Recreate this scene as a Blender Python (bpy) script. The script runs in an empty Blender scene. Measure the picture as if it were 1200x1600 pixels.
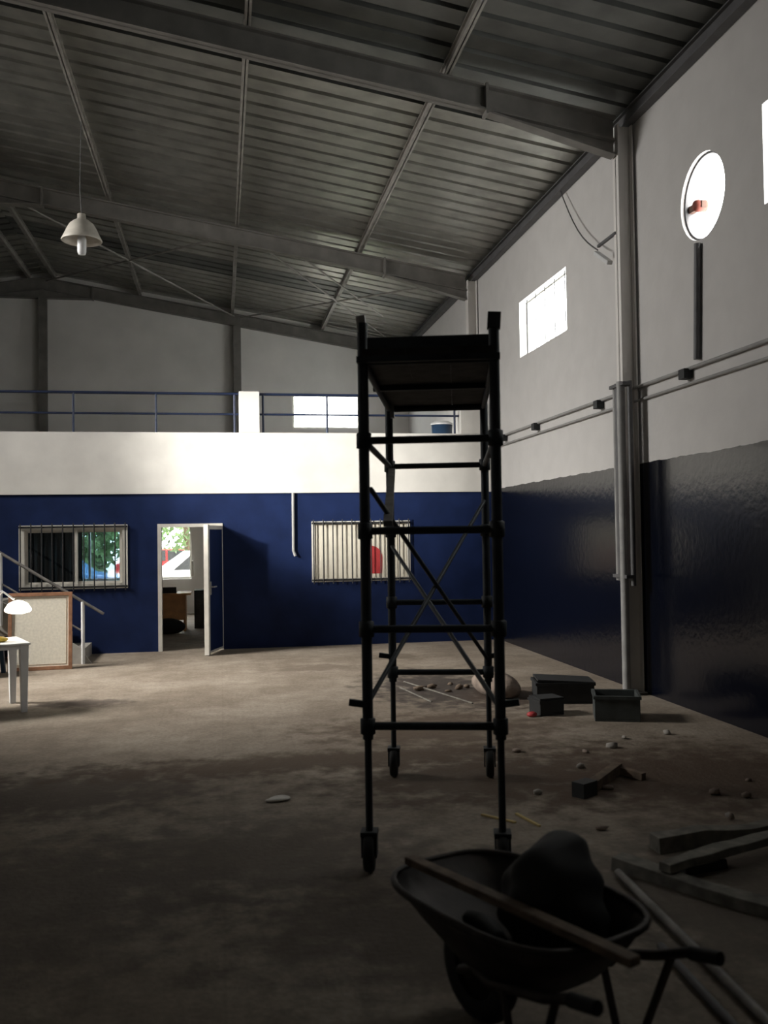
import bpy, bmesh, math, random
from mathutils import Vector, Matrix
random.seed(7)
S = bpy.context.scene
COL = S.collection
R = math.radians

# ------------------------------------------------------------------ camera
cam_d = bpy.data.cameras.new('camera'); cam = bpy.data.objects.new('camera', cam_d); COL.objects.link(cam)
cam_d.sensor_fit = 'VERTICAL'; cam_d.sensor_height = 36.0; cam_d.lens = 1445.0 / 1600.0 * 36.0
cam_d.clip_start = 0.05; cam_d.clip_end = 300
yaw, pitch, roll = R(10.026), R(1.396), R(0.85)
fw = Vector((math.sin(yaw) * math.cos(pitch), math.cos(yaw) * math.cos(pitch), math.sin(pitch)))
rt = Vector((math.cos(yaw), -math.sin(yaw), 0)); up = rt.cross(fw)
r2 = rt * math.cos(roll) - up * math.sin(roll); u2 = up * math.cos(roll) + rt * math.sin(roll)
M3 = Matrix((r2, u2, -fw)).transposed()
cam.matrix_world = Matrix.Translation((0, 0, 1.8)) @ M3.to_4x4()
S.camera = cam
cam_d.dof.use_dof = True; cam_d.dof.focus_distance = 13.0; cam_d.dof.aperture_fstop = 2.4

# ------------------------------------------------------------------ world, lights, exposure
S.view_settings.view_transform = 'Standard'; S.view_settings.look = 'None'
S.view_settings.exposure = 0.0; S.view_settings.gamma = 1.0; S.view_settings.use_curve_mapping = False
W = bpy.data.worlds.new('world'); S.world = W; W.use_nodes = True
bg = W.node_tree.nodes['Background']
bg.inputs[0].default_value = (1.0, 0.985, 0.95, 1); bg.inputs[1].default_value = 15.0

def area(name, loc, target, sx, sy, power, color=(1, 1, 1), spread=180, portal=False):
    d = bpy.data.lights.new(name, 'AREA'); d.shape = 'RECTANGLE'; d.size = sx; d.size_y = sy
    d.energy = power; d.color = color; d.spread = R(spread)
    o = bpy.data.objects.new(name, d); COL.objects.link(o); o.location = loc
    o.rotation_euler = (Vector(target) - Vector(loc)).to_track_quat('-Z', 'Y').to_euler()
    if portal: d.cycles.is_portal = True
    return o

# area lights added below the unseen left slope, aimed at floor and right wall
area('added_floor_beam', (-7.6, 11.9, 7.0), (.7, 12.2, 0.0), 2.4, 3.6, 255, (1.0, 0.95, 0.87), 52)
area('added_wall_light', (-7.6, 11.9, 7.02), (4.2, 12.6, 3.4), 2.4, 3.6, 275, (1.0, .965, .92), 85)
# spot added inside the solid left wall to brighten the balcony front
sp = bpy.data.lights.new('added_balcony_spot', 'SPOT'); sp.energy = 27000; sp.spot_size = R(14); sp.spot_blend = 1.0
sp.shadow_soft_size = 0.35; sp.color = (1.0, 0.96, 0.88)
so = bpy.data.objects.new('added_balcony_spot', sp); COL.objects.link(so); so.location = (-12.2, 4.2, 6.1)
so.rotation_euler = (Vector((1.25, 15.1, 2.95)) - so.location).to_track_quat('-Z', 'Y').to_euler()
# window portals (real openings that let the sky in)
area('portal_right_far', (4.9, 12.76, 4.95), (0, 12.76, 4.95), 2.0, .9, 1, portal=True)
area('portal_right_near', (4.9, 6.2, 5.03), (0, 6.2, 5.03), 2.0, .9, 1, portal=True)
area('portal_fan', (4.95, 8.2, 5.03), (0, 8.2, 5.03), .85, .85, 1, portal=True)
area('portal_balcony', (2.57, 22.65, 4.83), (2.57, 0, 4.83), 1.7, .9, 1, portal=True)
area('portal_office_a', (-3.0, 22.65, 1.5), (-3.0, 0, 1.5), 2.0, 1.5, 1, portal=True)
area('portal_office_b', (-1.25, 22.65, 1.5), (-1.25, 0, 1.5), 1.2, 1.5, 1, portal=True)

# ------------------------------------------------------------------ materials
MATS = {}
def mat(name, col, rough=.7, metal=0.0, var=.12, scale=6.0, bump=0.0, bscale=40.0, spec=None, emit=None, col2=None):
    if name in MATS: return MATS[name]
    m = bpy.data.materials.new(name); m.use_nodes = True; nt = m.node_tree; N = nt.nodes; L = nt.links
    b = N['Principled BSDF']
    b.inputs['Roughness'].default_value = rough; b.inputs['Metallic'].default_value = metal
    if spec is not None: b.inputs['Specular IOR Level'].default_value = spec
    tc = N.new('ShaderNodeTexCoord')
    nz = N.new('ShaderNodeTexNoise'); nz.inputs['Scale'].default_value = scale; nz.inputs['Detail'].default_value = 6
    L.new(tc.outputs['Object'], nz.inputs['Vector'])
    cr = N.new('ShaderNodeValToRGB'); e = cr.color_ramp.elements
    c2 = col2 or tuple(c * (1 - 2 * var) for c in col)
    e[0].position = .3; e[0].color = (*c2, 1); e[1].position = .7; e[1].color = (*[min(1, c * (1 + (0 if col2 else var))) for c in col], 1)
    L.new(nz.outputs[0], cr.inputs[0]); L.new(cr.outputs[0], b.inputs['Base Color'])
    if bump:
        n2 = N.new('ShaderNodeTexNoise'); n2.inputs['Scale'].default_value = bscale; n2.inputs['Detail'].default_value = 4
        L.new(tc.outputs['Object'], n2.inputs['Vector'])
        bp = N.new('ShaderNodeBump'); bp.inputs['Strength'].default_value = bump; bp.inputs['Distance'].default_value = .02
        L.new(n2.outputs[0], bp.inputs['Height']); L.new(bp.outputs[0], b.inputs['Normal'])
    if emit:
        b.inputs['Emission Color'].default_value = (*emit[0], 1); b.inputs['Emission Strength'].default_value = emit[1]
    MATS[name] = m; return m

def glass_mat(name='glass', tint=(.95, .97, .97), refl=.06):
    if name in MATS: return MATS[name]
    m = bpy.data.materials.new(name); m.use_nodes = True; nt = m.node_tree; N = nt.nodes; L = nt.links
    for n in list(N):
        if n.type != 'OUTPUT_MATERIAL': N.remove(n)
    t = N.new('ShaderNodeBsdfTransparent'); t.inputs[0].default_value = (*tint, 1)
    g = N.new('ShaderNodeBsdfGlossy'); g.inputs['Roughness'].default_value = .05
    x = N.new('ShaderNodeMixShader'); lw = N.new('ShaderNodeLayerWeight'); lw.inputs[0].default_value = .5
    pw = N.new('ShaderNodeMath'); pw.operation = 'POWER'; pw.inputs[1].default_value = 5
    ml = N.new('ShaderNodeMath'); ml.operation = 'MULTIPLY_ADD'; ml.inputs[1].default_value = .6; ml.inputs[2].default_value = refl
    L.new(lw.outputs['Facing'], pw.inputs[0]); L.new(pw.outputs[0], ml.inputs[0]); L.new(ml.outputs[0], x.inputs[0]); L.new(t.outputs[0], x.inputs[1]); L.new(g.outputs[0], x.inputs[2])
    L.new(x.outputs[0], N['Material Output'].inputs[0]); MATS[name] = m; return m

def two_paint(name, split, lo, hi, lo_rough, hi_rough, bump=.06):
    """wall painted in two colours, the edge at height `split` (object z = world z)"""
    m = bpy.data.materials.new(name); m.use_nodes = True; nt = m.node_tree; N = nt.nodes; L = nt.links
    b = N['Principled BSDF']; tc = N.new('ShaderNodeTexCoord'); sx = N.new('ShaderNodeSeparateXYZ')
    L.new(tc.outputs['Object'], sx.inputs[0])
    nz = N.new('ShaderNodeTexNoise'); nz.inputs['Scale'].default_value = 3.5; nz.inputs['Detail'].default_value = 6
    L.new(tc.outputs['Object'], nz.inputs['Vector'])
    ma = N.new('ShaderNodeMath'); ma.operation = 'MULTIPLY_ADD'; ma.inputs[1].default_value = .05
    L.new(nz.outputs[0], ma.inputs[0]); L.new(sx.outputs['Z'], ma.inputs[2])
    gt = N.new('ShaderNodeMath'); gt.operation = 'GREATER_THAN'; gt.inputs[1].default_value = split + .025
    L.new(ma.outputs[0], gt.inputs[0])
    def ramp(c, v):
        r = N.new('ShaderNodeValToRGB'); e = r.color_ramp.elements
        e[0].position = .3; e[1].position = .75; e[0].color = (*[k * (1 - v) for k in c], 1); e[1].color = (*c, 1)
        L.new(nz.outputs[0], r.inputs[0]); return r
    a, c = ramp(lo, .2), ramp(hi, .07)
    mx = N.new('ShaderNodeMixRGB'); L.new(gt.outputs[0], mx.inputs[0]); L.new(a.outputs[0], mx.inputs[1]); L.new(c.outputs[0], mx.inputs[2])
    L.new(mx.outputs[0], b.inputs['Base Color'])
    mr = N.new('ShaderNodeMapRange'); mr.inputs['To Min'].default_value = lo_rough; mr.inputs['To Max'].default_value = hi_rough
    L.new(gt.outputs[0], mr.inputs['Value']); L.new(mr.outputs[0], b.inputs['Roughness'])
    n2 = N.new('ShaderNodeTexNoise'); n2.inputs['Scale'].default_value = 14; n2.inputs['Detail'].default_value = 5
    L.new(tc.outputs['Object'], n2.inputs['Vector'])
    bp = N.new('ShaderNodeBump'); bp.inputs['Strength'].default_value = bump; bp.inputs['Distance'].default_value = .05
    L.new(n2.outputs[0], bp.inputs['Height']); L.new(bp.outputs[0], b.inputs['Normal'])
    return m

def floor_mat():
    m = bpy.data.materials.new('dusty_concrete'); m.use_nodes = True; nt = m.node_tree; N = nt.nodes; L = nt.links
    b = N['Principled BSDF']; b.inputs['Roughness'].default_value = .85
    tc = N.new('ShaderNodeTexCoord')
    def noise(s, d=7, r=.6):
        n = N.new('ShaderNodeTexNoise'); n.inputs['Scale'].default_value = s; n.inputs['Detail'].default_value = d
        n.inputs['Roughness'].default_value = r; L.new(tc.outputs['Object'], n.inputs['Vector']); return n
    n1, n2, n3 = noise(.8), noise(5), noise(26, 4)
    def ramp(src, p0, c0, p1, c1):
        r = N.new('ShaderNodeValToRGB'); e = r.color_ramp.elements; e[0].position = p0; e[1].position = p1
        e[0].color = (*c0, 1); e[1].color = (*c1, 1); L.new(src, r.inputs[0]); return r
    base = ramp(n2.outputs[0], .3, (.25, .212, .17), .7, (.35, .303, .248))
    fine = ramp(n3.outputs[0], .35, (.78, .76, .74), .65, (1, 1, 1))
    mul = N.new('ShaderNodeMixRGB'); mul.blend_type = 'MULTIPLY'; mul.inputs[0].default_value = 1
    L.new(base.outputs[0], mul.inputs[1]); L.new(fine.outputs[0], mul.inputs[2])
    cur = mul.outputs[0]
    # swept-dust patches
    big = ramp(n1.outputs[0], .42, (.62, .58, .54), .62, (1, 1, 1))
    m2 = N.new('ShaderNodeMixRGB'); m2.blend_type = 'MULTIPLY'; m2.inputs[0].default_value = .8
    L.new(cur, m2.inputs[1]); L.new(big.outputs[0], m2.inputs[2]); cur = m2.outputs[0]
    # spilled mud and oil stains, each with a place and a ragged outline of its own
    for (x, y, rx, ry, c, s) in ((2.45, 10.6, .85, 1.5, (.030, .021, .017), .95), (2.0, 6.6, 1.5, .8, (.055, .033, .018), .85),
                                 (3.4, 6.3, 1.5, 1.1, (.075, .045, .027), .85), (-1.2, 6.9, 1.3, .75, (.075, .055, .043), .85),
                                 (.9, 7.4, 2.6, .40, (.07, .044, .025), .85), (-1.5, 10.6, .6, .25, (.08, .06, .05), .85),
                                 (2.0, 8.4, 1.3, .8, (.085, .055, .034), .8), (3.2, 9.8, .75, .7, (.05, .03, .02), .9),
                                 (.1, 5.3, 1.3, .8, (.10, .08, .065), .7), (-.9, 4.9, 1.0, 1.0, (.10, .08, .066), .7), (.9, 4.2, 1.0, .7, (.075, .057, .045), .75),
                                 (2.4, 4.3, 1.0, 1.0, (.12, .10, .08), .7), (1.25, 12.6, .8, .35, (.13, .10, .075), .7), (2.5, 13.4, .5, .3, (.11, .085, .06), .75)):
        sb_ = N.new('ShaderNodeVectorMath'); sb_.operation = 'SUBTRACT'; sb_.inputs[1].default_value = (x, y, 0)
        L.new(tc.outputs['Object'], sb_.inputs[0])
        mu = N.new('ShaderNodeVectorMath'); mu.operation = 'MULTIPLY'; mu.inputs[1].default_value = (1 / rx, 1 / ry, 0)
        L.new(sb_.outputs[0], mu.inputs[0])
        ln = N.new('ShaderNodeVectorMath'); ln.operation = 'LENGTH'; L.new(mu.outputs[0], ln.inputs[0])
        ad = N.new('ShaderNodeMath'); ad.operation = 'MULTIPLY_ADD'; ad.inputs[1].default_value = 2.2
        L.new(n2.outputs[0], ad.inputs[0]); L.new(ln.outputs['Value'], ad.inputs[2])
        mk = N.new('ShaderNodeMapRange'); mk.inputs['From Min'].default_value = 1.5; mk.inputs['From Max'].default_value = 2.3
        mk.inputs['To Min'].default_value = s; mk.inputs['To Max'].default_value = 0; mk.interpolation_type = 'SMOOTHSTEP'
        L.new(ad.outputs[0], mk.inputs['Value'])
        mx = N.new('ShaderNodeMixRGB'); mx.inputs[2].default_value = (*c, 1)
        L.new(mk.outputs[0], mx.inputs[0]); L.new(cur, mx.inputs[1]); cur = mx.outputs[0]
    # faint sawn joints in the slab
    br = N.new('ShaderNodeTexBrick'); br.offset = 0; br.inputs['Scale'].default_value = 1
    br.inputs['Brick Width'].default_value = .6; br.inputs['Row Height'].default_value = .6; br.inputs['Mortar Size'].default_value = .006
    br.inputs['Color1'].default_value = br.inputs['Color2'].default_value = (1, 1, 1, 1); br.inputs['Mortar'].default_value = (.72, .7, .68, 1)
    L.new(tc.outputs['Object'], br.inputs['Vector'])
    m3 = N.new('ShaderNodeMixRGB'); m3.blend_type = 'MULTIPLY'; m3.inputs[0].default_value = .22
    L.new(cur, m3.inputs[1]); L.new(br.outputs[0], m3.inputs[2])
    L.new(m3.outputs[0], b.inputs['Base Color'])
    bp = N.new('ShaderNodeBump'); bp.inputs['Strength'].default_value = .35; bp.inputs['Distance'].default_value = .02
    L.new(n3.outputs[0], bp.inputs['Height']); L.new(bp.outputs[0], b.inputs['Normal'])
    return m

WHITE = (.66, .64, .60); BLUE = (.0105, .021, .074)
M_FLOOR = floor_mat()
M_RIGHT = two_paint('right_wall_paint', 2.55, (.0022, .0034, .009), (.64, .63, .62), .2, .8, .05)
M_BLUE = mat('blue_gloss_paint', BLUE, .5, 0, .12, 3, .08, 12, spec=.15)
M_PLASTER = mat('white_plaster', (.69, .675, .645), .85, 0, .05, 2.5, .08, 18)
M_REAR = mat('grey_white_plaster', (.80, .78, .755), .9, 0, .05, 1.2, .05, 14)
M_STEEL = mat('grey_painted_steel', (.20, .19, .175), .55, .1, .12, 4)
M_PURLIN = mat('primer_grey_purlin', (.30, .285, .26), .5, .15, .15, 5)
M_DECK = mat('galvanised_deck', (.38, .375, .34), .38, .85, .14, 3.0, .05, 60)
M_DECKB = mat('dull_galvanised_deck', (.17, .175, .165), .48, .8, .16, 2.2, .05, 60)
M_PALE_SHEET = mat('added_pale_sheet', (.7, .7, .66), .5)
M_WFRAME = mat('white_aluminium', (.62, .60, .55), .45, 0, .06)
M_BAR = mat('dark_steel_bar', (.03, .03, .033), .5, .3)
M_GLASS = glass_mat()
M_DGLASS = glass_mat('dark_glass', (.42, .52, .58), .1)
M_SHUT = mat('cream_shutter', (.72, .68, .58), .55, 0, .05)
M_RED = mat('red_paint', (.5, .05, .055), .5)
M_RAIL = mat('blue_painted_tube', (.012, .022, .06), .45, .1)
M_SCAF = mat('dark_scaffold_paint', (.018, .024, .03), .65, .1, .3, 9)
M_SCAFG = mat('worn_galvanised_tube', (.22, .21, .20), .5, .5, .2, 9)
M_BLACK = mat('black_rubber', (.010, .010, .010), .75, 0, .2)
M_BARROW = mat('dirty_barrow_steel', (.035, .026, .022), .6, .2, .3, 9, .1)
M_WOOD = mat('weathered_wood', (.16, .115, .08), .8, 0, .25, 12, .2)
M_GREYWOOD = mat('dusty_board', (.20, .19, .165), .9, 0, .25, 10, .2)
M_DARKBOX = mat('dark_plastic', (.02, .022, .024), .6, 0, .2)
M_GREYBOX = mat('grey_green_plastic', (.06, .07, .07), .7, 0, .2)
M_SACK = mat('dusty_sack', (.30, .24, .20), .95, 0, .25, 7, .3)
M_WPLAS = mat('white_plastic', (.72, .73, .74), .4, 0, .04)
M_NAVY = mat('navy_plastic', (.02, .05, .095), .35, 0, .1)
M_FRAMEWOOD = mat('brown_picture_frame', (.30, .15, .085), .5, 0, .15, 14)
M_CANVAS = mat('cream_woven_panel', (.78, .74, .64), .9, 0, .06, 30, .1, 200)
M_PIPE = mat('grey_pvc_pipe', (.34, .34, .335), .45, 0, .1)
M_PIPED = mat('dark_grey_pipe', (.12, .12, .125), .55, .2, .1)
M_CONC = mat('raw_concrete', (.36, .34, .31), .9, 0, .12, 5, .15)
M_DESK = mat('orange_desk_board', (.72, .36, .14), .5, 0, .1, 8)
M_LAMPW = mat('aged_white_enamel', (.55, .52, .46), .4, 0, .1)
M_SUNGLOW = mat('sunlit_glow', (.95, .9, .8), .4, 0, .02, emit=((1, .9, .72), 9.0))  # emission put in place of sunlight on a white object
M_YEL = mat('yellow_plastic', (.6, .42, .05), .5)
M_PAPER = mat('scrap_paper', (.62, .60, .56), .9)
M_STRAW = mat('straw_offcut', (.5, .38, .16), .8)
M_CABLE = mat('cable_grey', (.10, .10, .10), .6)
M_LEAF = mat('tree_leaves', (.09, .16, .045), .6, 0, .35, 2)
M_BARK = mat('tree_bark', (.12, .085, .055), .9, 0, .2)
M_ASPH = mat('pale_yard', (.42, .40, .37), .9, 0, .1)
M_CARW = mat('white_car_paint', (.8, .8, .8), .25)
M_CARR = mat('red_car_paint', (.55, .03, .03), .25)
M_CARB = mat('blue_car_paint', (.04, .13, .3), .25)

# ------------------------------------------------------------------ mesh builder
class MB:
    def __init__(s): s.v = []; s.f = []; s.sm = []
    def add(s, vs, fs, smooth=False):
        o = len(s.v); s.v += [tuple(v) for v in vs]; s.f += [tuple(i + o for i in f) for f in fs]; s.sm += [smooth] * len(fs); return s
    def box(s, x0, x1, y0, y1, z0, z1, mtx=None):
        v = [Vector((x, y, z)) for z in (z0, z1) for y in (y0, y1) for x in (x0, x1)]
        if mtx: v = [mtx @ p for p in v]
        return s.add(v, [(0, 2, 3, 1), (4, 5, 7, 6), (0, 1, 5, 4), (2, 6, 7, 3), (0, 4, 6, 2), (1, 3, 7, 5)])
    def bar(s, p, q, w, h, upv=(0, 0, 1)):
        p, q = Vector(p), Vector(q); d = (q - p); L = d.length; d.normalize()
        u = Vector(upv)
        if abs(d.dot(u)) > .98: u = Vector((1, 0, 0))
        a = d.cross(u).normalized(); b = a.cross(d).normalized()
        v = []
        for c in (p, q):
            for i, j in ((-1, -1), (1, -1), (1, 1), (-1, 1)): v.append(c + a * i * w / 2 + b * j * h / 2)
        return s.add(v, [(3, 2, 1, 0), (4, 5, 6, 7), (0, 1, 5, 4), (1, 2, 6, 5), (2, 3, 7, 6), (3, 0, 4, 7)])
    def tube(s, pts, r, n=10, r2=None):
        pts = [Vector(p) for p in pts]; rings = []; prev = None; m = len(pts)
        for i, p in enumerate(pts):
            d = (pts[min(i + 1, m - 1)] - pts[max(i - 1, 0)]).normalized()
            if prev is None:
                u = Vector((0, 0, 1)) if abs(d.z) < .9 else Vector((1, 0, 0))
                a = d.cross(u).normalized()
            else:
                a = (prev - d * prev.dot(d)).normalized()
            prev = a; b = d.cross(a)
            rr = r if r2 is None else r + (r2 - r) * i / (m - 1)
            rings.append([p + (a * math.cos(2 * math.pi * k / n) + b * math.sin(2 * math.pi * k / n)) * rr for k in range(n)])
        vs = [v for g in rings for v in g]; fs = []
        for i in range(m - 1):
            for k in range(n): fs.append((i * n + k, i * n + (k + 1) % n, (i + 1) * n + (k + 1) % n, (i + 1) * n + k))
        s.add(vs, fs, True)
        return s.add(rings[0] + rings[-1], [tuple(reversed(range(n))), tuple(range(n, 2 * n))])
    def lathe(s, prof, c=(0, 0, 0), n=24, axis='z', mtx=None, smooth=True):
        vs = []; fs = []; c = Vector(c)
        for (r, h) in prof:
            for k in range(n):
                t = 2 * math.pi * k / n; a, b = r * math.cos(t), r * math.sin(t)
                p = Vector((a, b, h)) if axis == 'z' else (Vector((h, a, b)) if axis == 'x' else Vector((a, h, b)))
                vs.append((mtx @ p if mtx else p) + c)
        for i in range(len(prof) - 1):
            for k in range(n): fs.append((i * n + k, i * n + (k + 1) % n, (i + 1) * n + (k + 1) % n, (i + 1) * n + k))
        return s.add(vs, fs, smooth)
    def prism(s, poly, y0, y1, axis='y'):
        n = len(poly); f = (lambda a, b, t: (a, t, b)) if axis == 'y' else ((lambda a, b, t: (t, a, b)) if axis == 'x' else (lambda a, b, t: (a, b, t)))
        vs = [f(a, b, y0) for a, b in poly] + [f(a, b, y1) for a, b in poly]
        return s.add(vs, [tuple(range(n)), tuple(reversed(range(n, 2 * n)))] + [(i, i + n, (i + 1) % n + n, (i + 1) % n) for i in range(n)])
    def build(s, name, m, parent=None, bevel=0, fix=True, **tags):
        me = bpy.data.meshes.new(name); me.from_pydata(s.v, [], s.f); me.update()
        for p, q in zip(me.polygons, s.sm): p.use_smooth = q
        if fix:
            b = bmesh.new(); b.from_mesh(me); bmesh.ops.recalc_face_normals(b, faces=b.faces); b.to_mesh(me); b.free()
        me.materials.append(m)
        o = bpy.data.objects.new(name, me); COL.objects.link(o)
        if parent: o.parent = parent
        if bevel:
            d = o.modifiers.new('bevel', 'BEVEL'); d.width = bevel; d.segments = 2; d.limit_method = 'ANGLE'
        for k, v in tags.items(): o[k] = v
        return o

def tag(o, label, category=None, group=None, kind=None):
    o['label'] = label
    if category: o['category'] = category
    if group: o['group'] = group
    if kind: o['kind'] = kind
    return o
def empty(name, loc=(0, 0, 0), rz=0):
    o = bpy.data.objects.new(name, None); COL.objects.link(o); o.location = loc; o.rotation_euler = (0, 0, rz); o.empty_display_size = .1
    return o
def thing(name, label, cat, loc=(0, 0, 0), rz=0, group=None): return tag(empty(name, loc, rz), label, cat, group)
def struct(name, label, loc=(0, 0, 0), rz=0): return tag(empty(name, loc, rz), label, kind='structure')
def piece(src, loc, parent, rot=None):
    o = src.copy(); COL.objects.link(o); o.location = loc; o.parent = parent
    if rot is not None: o.rotation_euler = rot
    return o

def wall_grid(mb, us, zs, solid, t0, t1, axis):
    """slab wall in plane `axis` between t0 and t1, cells in us x zs where solid(u, z)"""
    def P(u, z, t): return (t, u, z) if axis == 'x' else (u, t, z)
    nu, nz = len(us) - 1, len(zs) - 1
    S_ = [[solid((us[i] + us[i + 1]) / 2, (zs[j] + zs[j + 1]) / 2) for j in range(nz)] for i in range(nu)]
    g = lambda i, j: 0 <= i < nu and 0 <= j < nz and S_[i][j]
    for i in range(nu):
        for j in range(nz):
            if not S_[i][j]: continue
            u0, u1, z0, z1 = us[i], us[i + 1], zs[j], zs[j + 1]
            for t in (t0, t1): mb.add([P(u0, z0, t), P(u1, z0, t), P(u1, z1, t), P(u0, z1, t)], [(0, 1, 2, 3)])
            for (di, dj, a, b) in ((-1, 0, (u0, z0), (u0, z1)), (1, 0, (u1, z0), (u1, z1)), (0, -1, (u0, z0), (u1, z0)), (0, 1, (u0, z1), (u1, z1))):
                if not g(i + di, j + dj):
                    mb.add([P(*a, t0), P(*b, t0), P(*b, t1), P(*a, t1)], [(0, 1, 2, 3)])
    return mb
def holes(hs): return lambda u, z: not any(a < u < b and c < z < d for a, b, c, d in hs)
def cuts(lo, hi, hs, k): return sorted(set([lo, hi] + [h[k] for h in hs] + [h[k + 1] for h in hs]))

# ------------------------------------------------------------------ the hall
XR, XL, YF, YB, YG, RX = 4.62, -12.6, -3.2, 15.1, 22.4, -4.0     # right wall, left wall, front, balcony front, gable, ridge
DECK = lambda x: 7.28 - .168 * (abs(x - RX) + RX - .3)             # underside of the roof sheets
RAFB = lambda x: DECK(x) - .42                                     # underside of the rafters
o = MB().box(XL, XR + .2, YF, YG + .2, -.2, 0).build('floor', M_FLOOR); tag(o, 'dusty beige concrete floor with brown stains', kind='structure')

# right wall: two barred windows and a round fan opening
WH = [(11.77, 13.75, 4.52, 5.38), (5.2, 7.17, 4.58, 5.45), (18.2, 20.1, 4.55, 5.4)]
FAN = (8.2, 5.03, .415)
fs_ = (FAN[0] - .5, FAN[0] + .5, FAN[1] - .5, FAN[1] + .5)
hh = WH + [fs_]
mb = wall_grid(MB(), cuts(YF, YG + .2, hh, 0), cuts(0, 6.64, hh, 2), holes(hh), XR, XR + .2, 'x')
n = 48; sq = []; ci = []
for k in range(n):
    t = 2 * math.pi * k / n; c, s_ = math.cos(t), math.sin(t); q = .5 / max(abs(c), abs(s_))
    sq.append((FAN[0] + c * q, FAN[1] + s_ * q)); ci.append((FAN[0] + c * FAN[2], FAN[1] + s_ * FAN[2]))
for k in range(n):
    j = (k + 1) % n
    for t in (XR, XR + .2): mb.add([(t, *sq[k]), (t, *sq[j]), (t, *ci[j]), (t, *ci[k])], [(0, 1, 2, 3)])
    mb.add([(XR, *ci[k]), (XR, *ci[j]), (XR + .2, *ci[j]), (XR + .2, *ci[k])], [(0, 1, 2, 3)])
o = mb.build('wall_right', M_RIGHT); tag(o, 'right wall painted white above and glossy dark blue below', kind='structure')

# rear gable wall with the balcony window and two office windows
RH = [(1.74, 3.4, 4.40, 5.25), (-4.0, -2.05, .82, 2.2), (-1.85, -.68, .82, 2.2)]
mb = wall_grid(MB(), cuts(XL, XR, RH, 0), cuts(0, 6.0, RH, 2), holes(RH), YG, YG + .2, 'y')
mb.prism([(XL, 6.0), (XR, 6.0), (XR, DECK(XR) + .1), (RX, DECK(RX) + .1), (XL, DECK(XL) + .1)], YG, YG + .2)
o = mb.build('wall_rear', M_REAR); tag(o, 'grey-white gable wall behind the balcony', kind='structure')
o = MB().prism([(XL, 0), (XR, 0), (XR, DECK(XR) + .1), (RX, DECK(RX) + .1), (XL, DECK(XL) + .1)], YF - .2, YF).build('wall_front', M_REAR)
tag(o, 'grey-white gable wall behind the camera', kind='structure')
o = MB().box(XL - .2, XL, YF, YG + .2, 0, 6.64).build('wall_left', M_REAR); tag(o, 'plain left wall of the hall', kind='structure')

# blue partition below the balcony
W1 = (-3.08, -1.45, 1.02, 2.02); DR = (-.99, .03, 0, 2.02); W2 = (1.46, 3.1, 1.04, 2.03)
bh = [W1, DR, W2]
o = wall_grid(MB(), cuts(XL, XR, bh, 0), cuts(0, 2.5, bh, 2), holes(bh), YB, YB + .16, 'y').build('wall_back', M_BLUE)
tag(o, 'dark blue painted partition wall under the balcony', kind='structure')

# balcony: slab with a white front band, upstand pillars
bal = struct('balcony', 'white plastered balcony front above the blue wall')
MB().box(XL, XR, YB - .03, YB + .22, 2.5, 3.48).build('balcony_front', M_PLASTER, bal)
MB().box(XL, XR, YB + .22, YG, 2.5, 2.72).build('balcony_floor', M_CONC, bal)
MB().box(.31, .64, YB - .03, YB + .2, 3.48, 4.15).build('pillar', M_PLASTER, bal, .008)
MB().box(4.0, 4.4, YB - .03, YB + .2, 3.48, 4.15).build('pillar', M_PLASTER, bal, .008)
# office side walls under the balcony
o = MB().box(.55, .65, YB + .16, YG, 0, 2.5).build('wall_office_right', M_REAR); tag(o, 'grey wall inside the office behind the open door', kind='structure')
o = MB().box(-4.6, -4.5, YB + .16, YG, 0, 2.5).build('wall_office_left', M_REAR); tag(o, 'grey wall at the far end of the office', kind='structure')

# ------------------------------------------------------------------ roof
roof = struct('ceiling', 'corrugated metal roof sheets on steel purlins')
SL = math.sqrt(1 + .168 ** 2)
def sheet(m):
    mb = MB(); prof = []
    for k in range(3):
        y = k / 3
        prof += [(y, 0), (y + .245, 0), (y + .258, .055), (y + .318, .055), (y + 1 / 3, 0)]
    pr = [p for i, p in enumerate(prof) if i == 0 or p != prof[i - 1]]
    Lx = XR + .18 - RX
    vs = [(0, y, z) for y, z in pr] + [(Lx, y, z - .168 * Lx) for y, z in pr]; k = len(pr)
    mb.add(vs, [(i, i + 1, i + 1 + k, i + k) for i in range(k - 1)])
    return mb.build('roof_sheet', m, roof, fix=False)
sa, sb = sheet(M_DECK), sheet(M_DECKB)
z0 = DECK(RX); nS = 26; random.seed(3)
for i in range(nS):
    y = YF + i * .99
    src = sb if (y < 9.0 and i % 2 == 0) or random.random() < .18 else sa
    o = (sa if i == 1 else sb if i == 0 else piece(src, (0, 0, 0), roof)); o.location = (RX, y, z0)
    if not 11.0 < y < 13.9:
        piece(src, (RX, y + .99, z0), roof, (0, 0, math.pi))
    else:
        p = piece(src, (RX, y + .99, z0), roof, (0, 0, math.pi)); p.name = 'added_pale_sheet'; p.data = p.data.copy(); p.data.materials[0] = M_PALE_SHEET  # pale opaque sheets added over the area lights, out of view
def cpurlin(x, y0, y1):
    t = DECK(x) - .01; b = t - .13
    mb = MB(); mb.box(x - .006, x + .006, y0, y1, b, t); mb.box(x - .035, x + .035, y0, y1, b, b + .012); mb.box(x - .035, x + .035, y0, y1, t - .012, t)
    return mb.build('purlin', M_PURLIN, roof)
for x in (-10.4, -8.27, -6.13, -4.28, -3.72, -1.8, .33, 2.47):
    for y0, y1 in ((YF, 3.35), (3.35, 9.7), (9.7, 16.1), (16.1, YG)): cpurlin(x, y0 + .005, y1 - .005)
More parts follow.
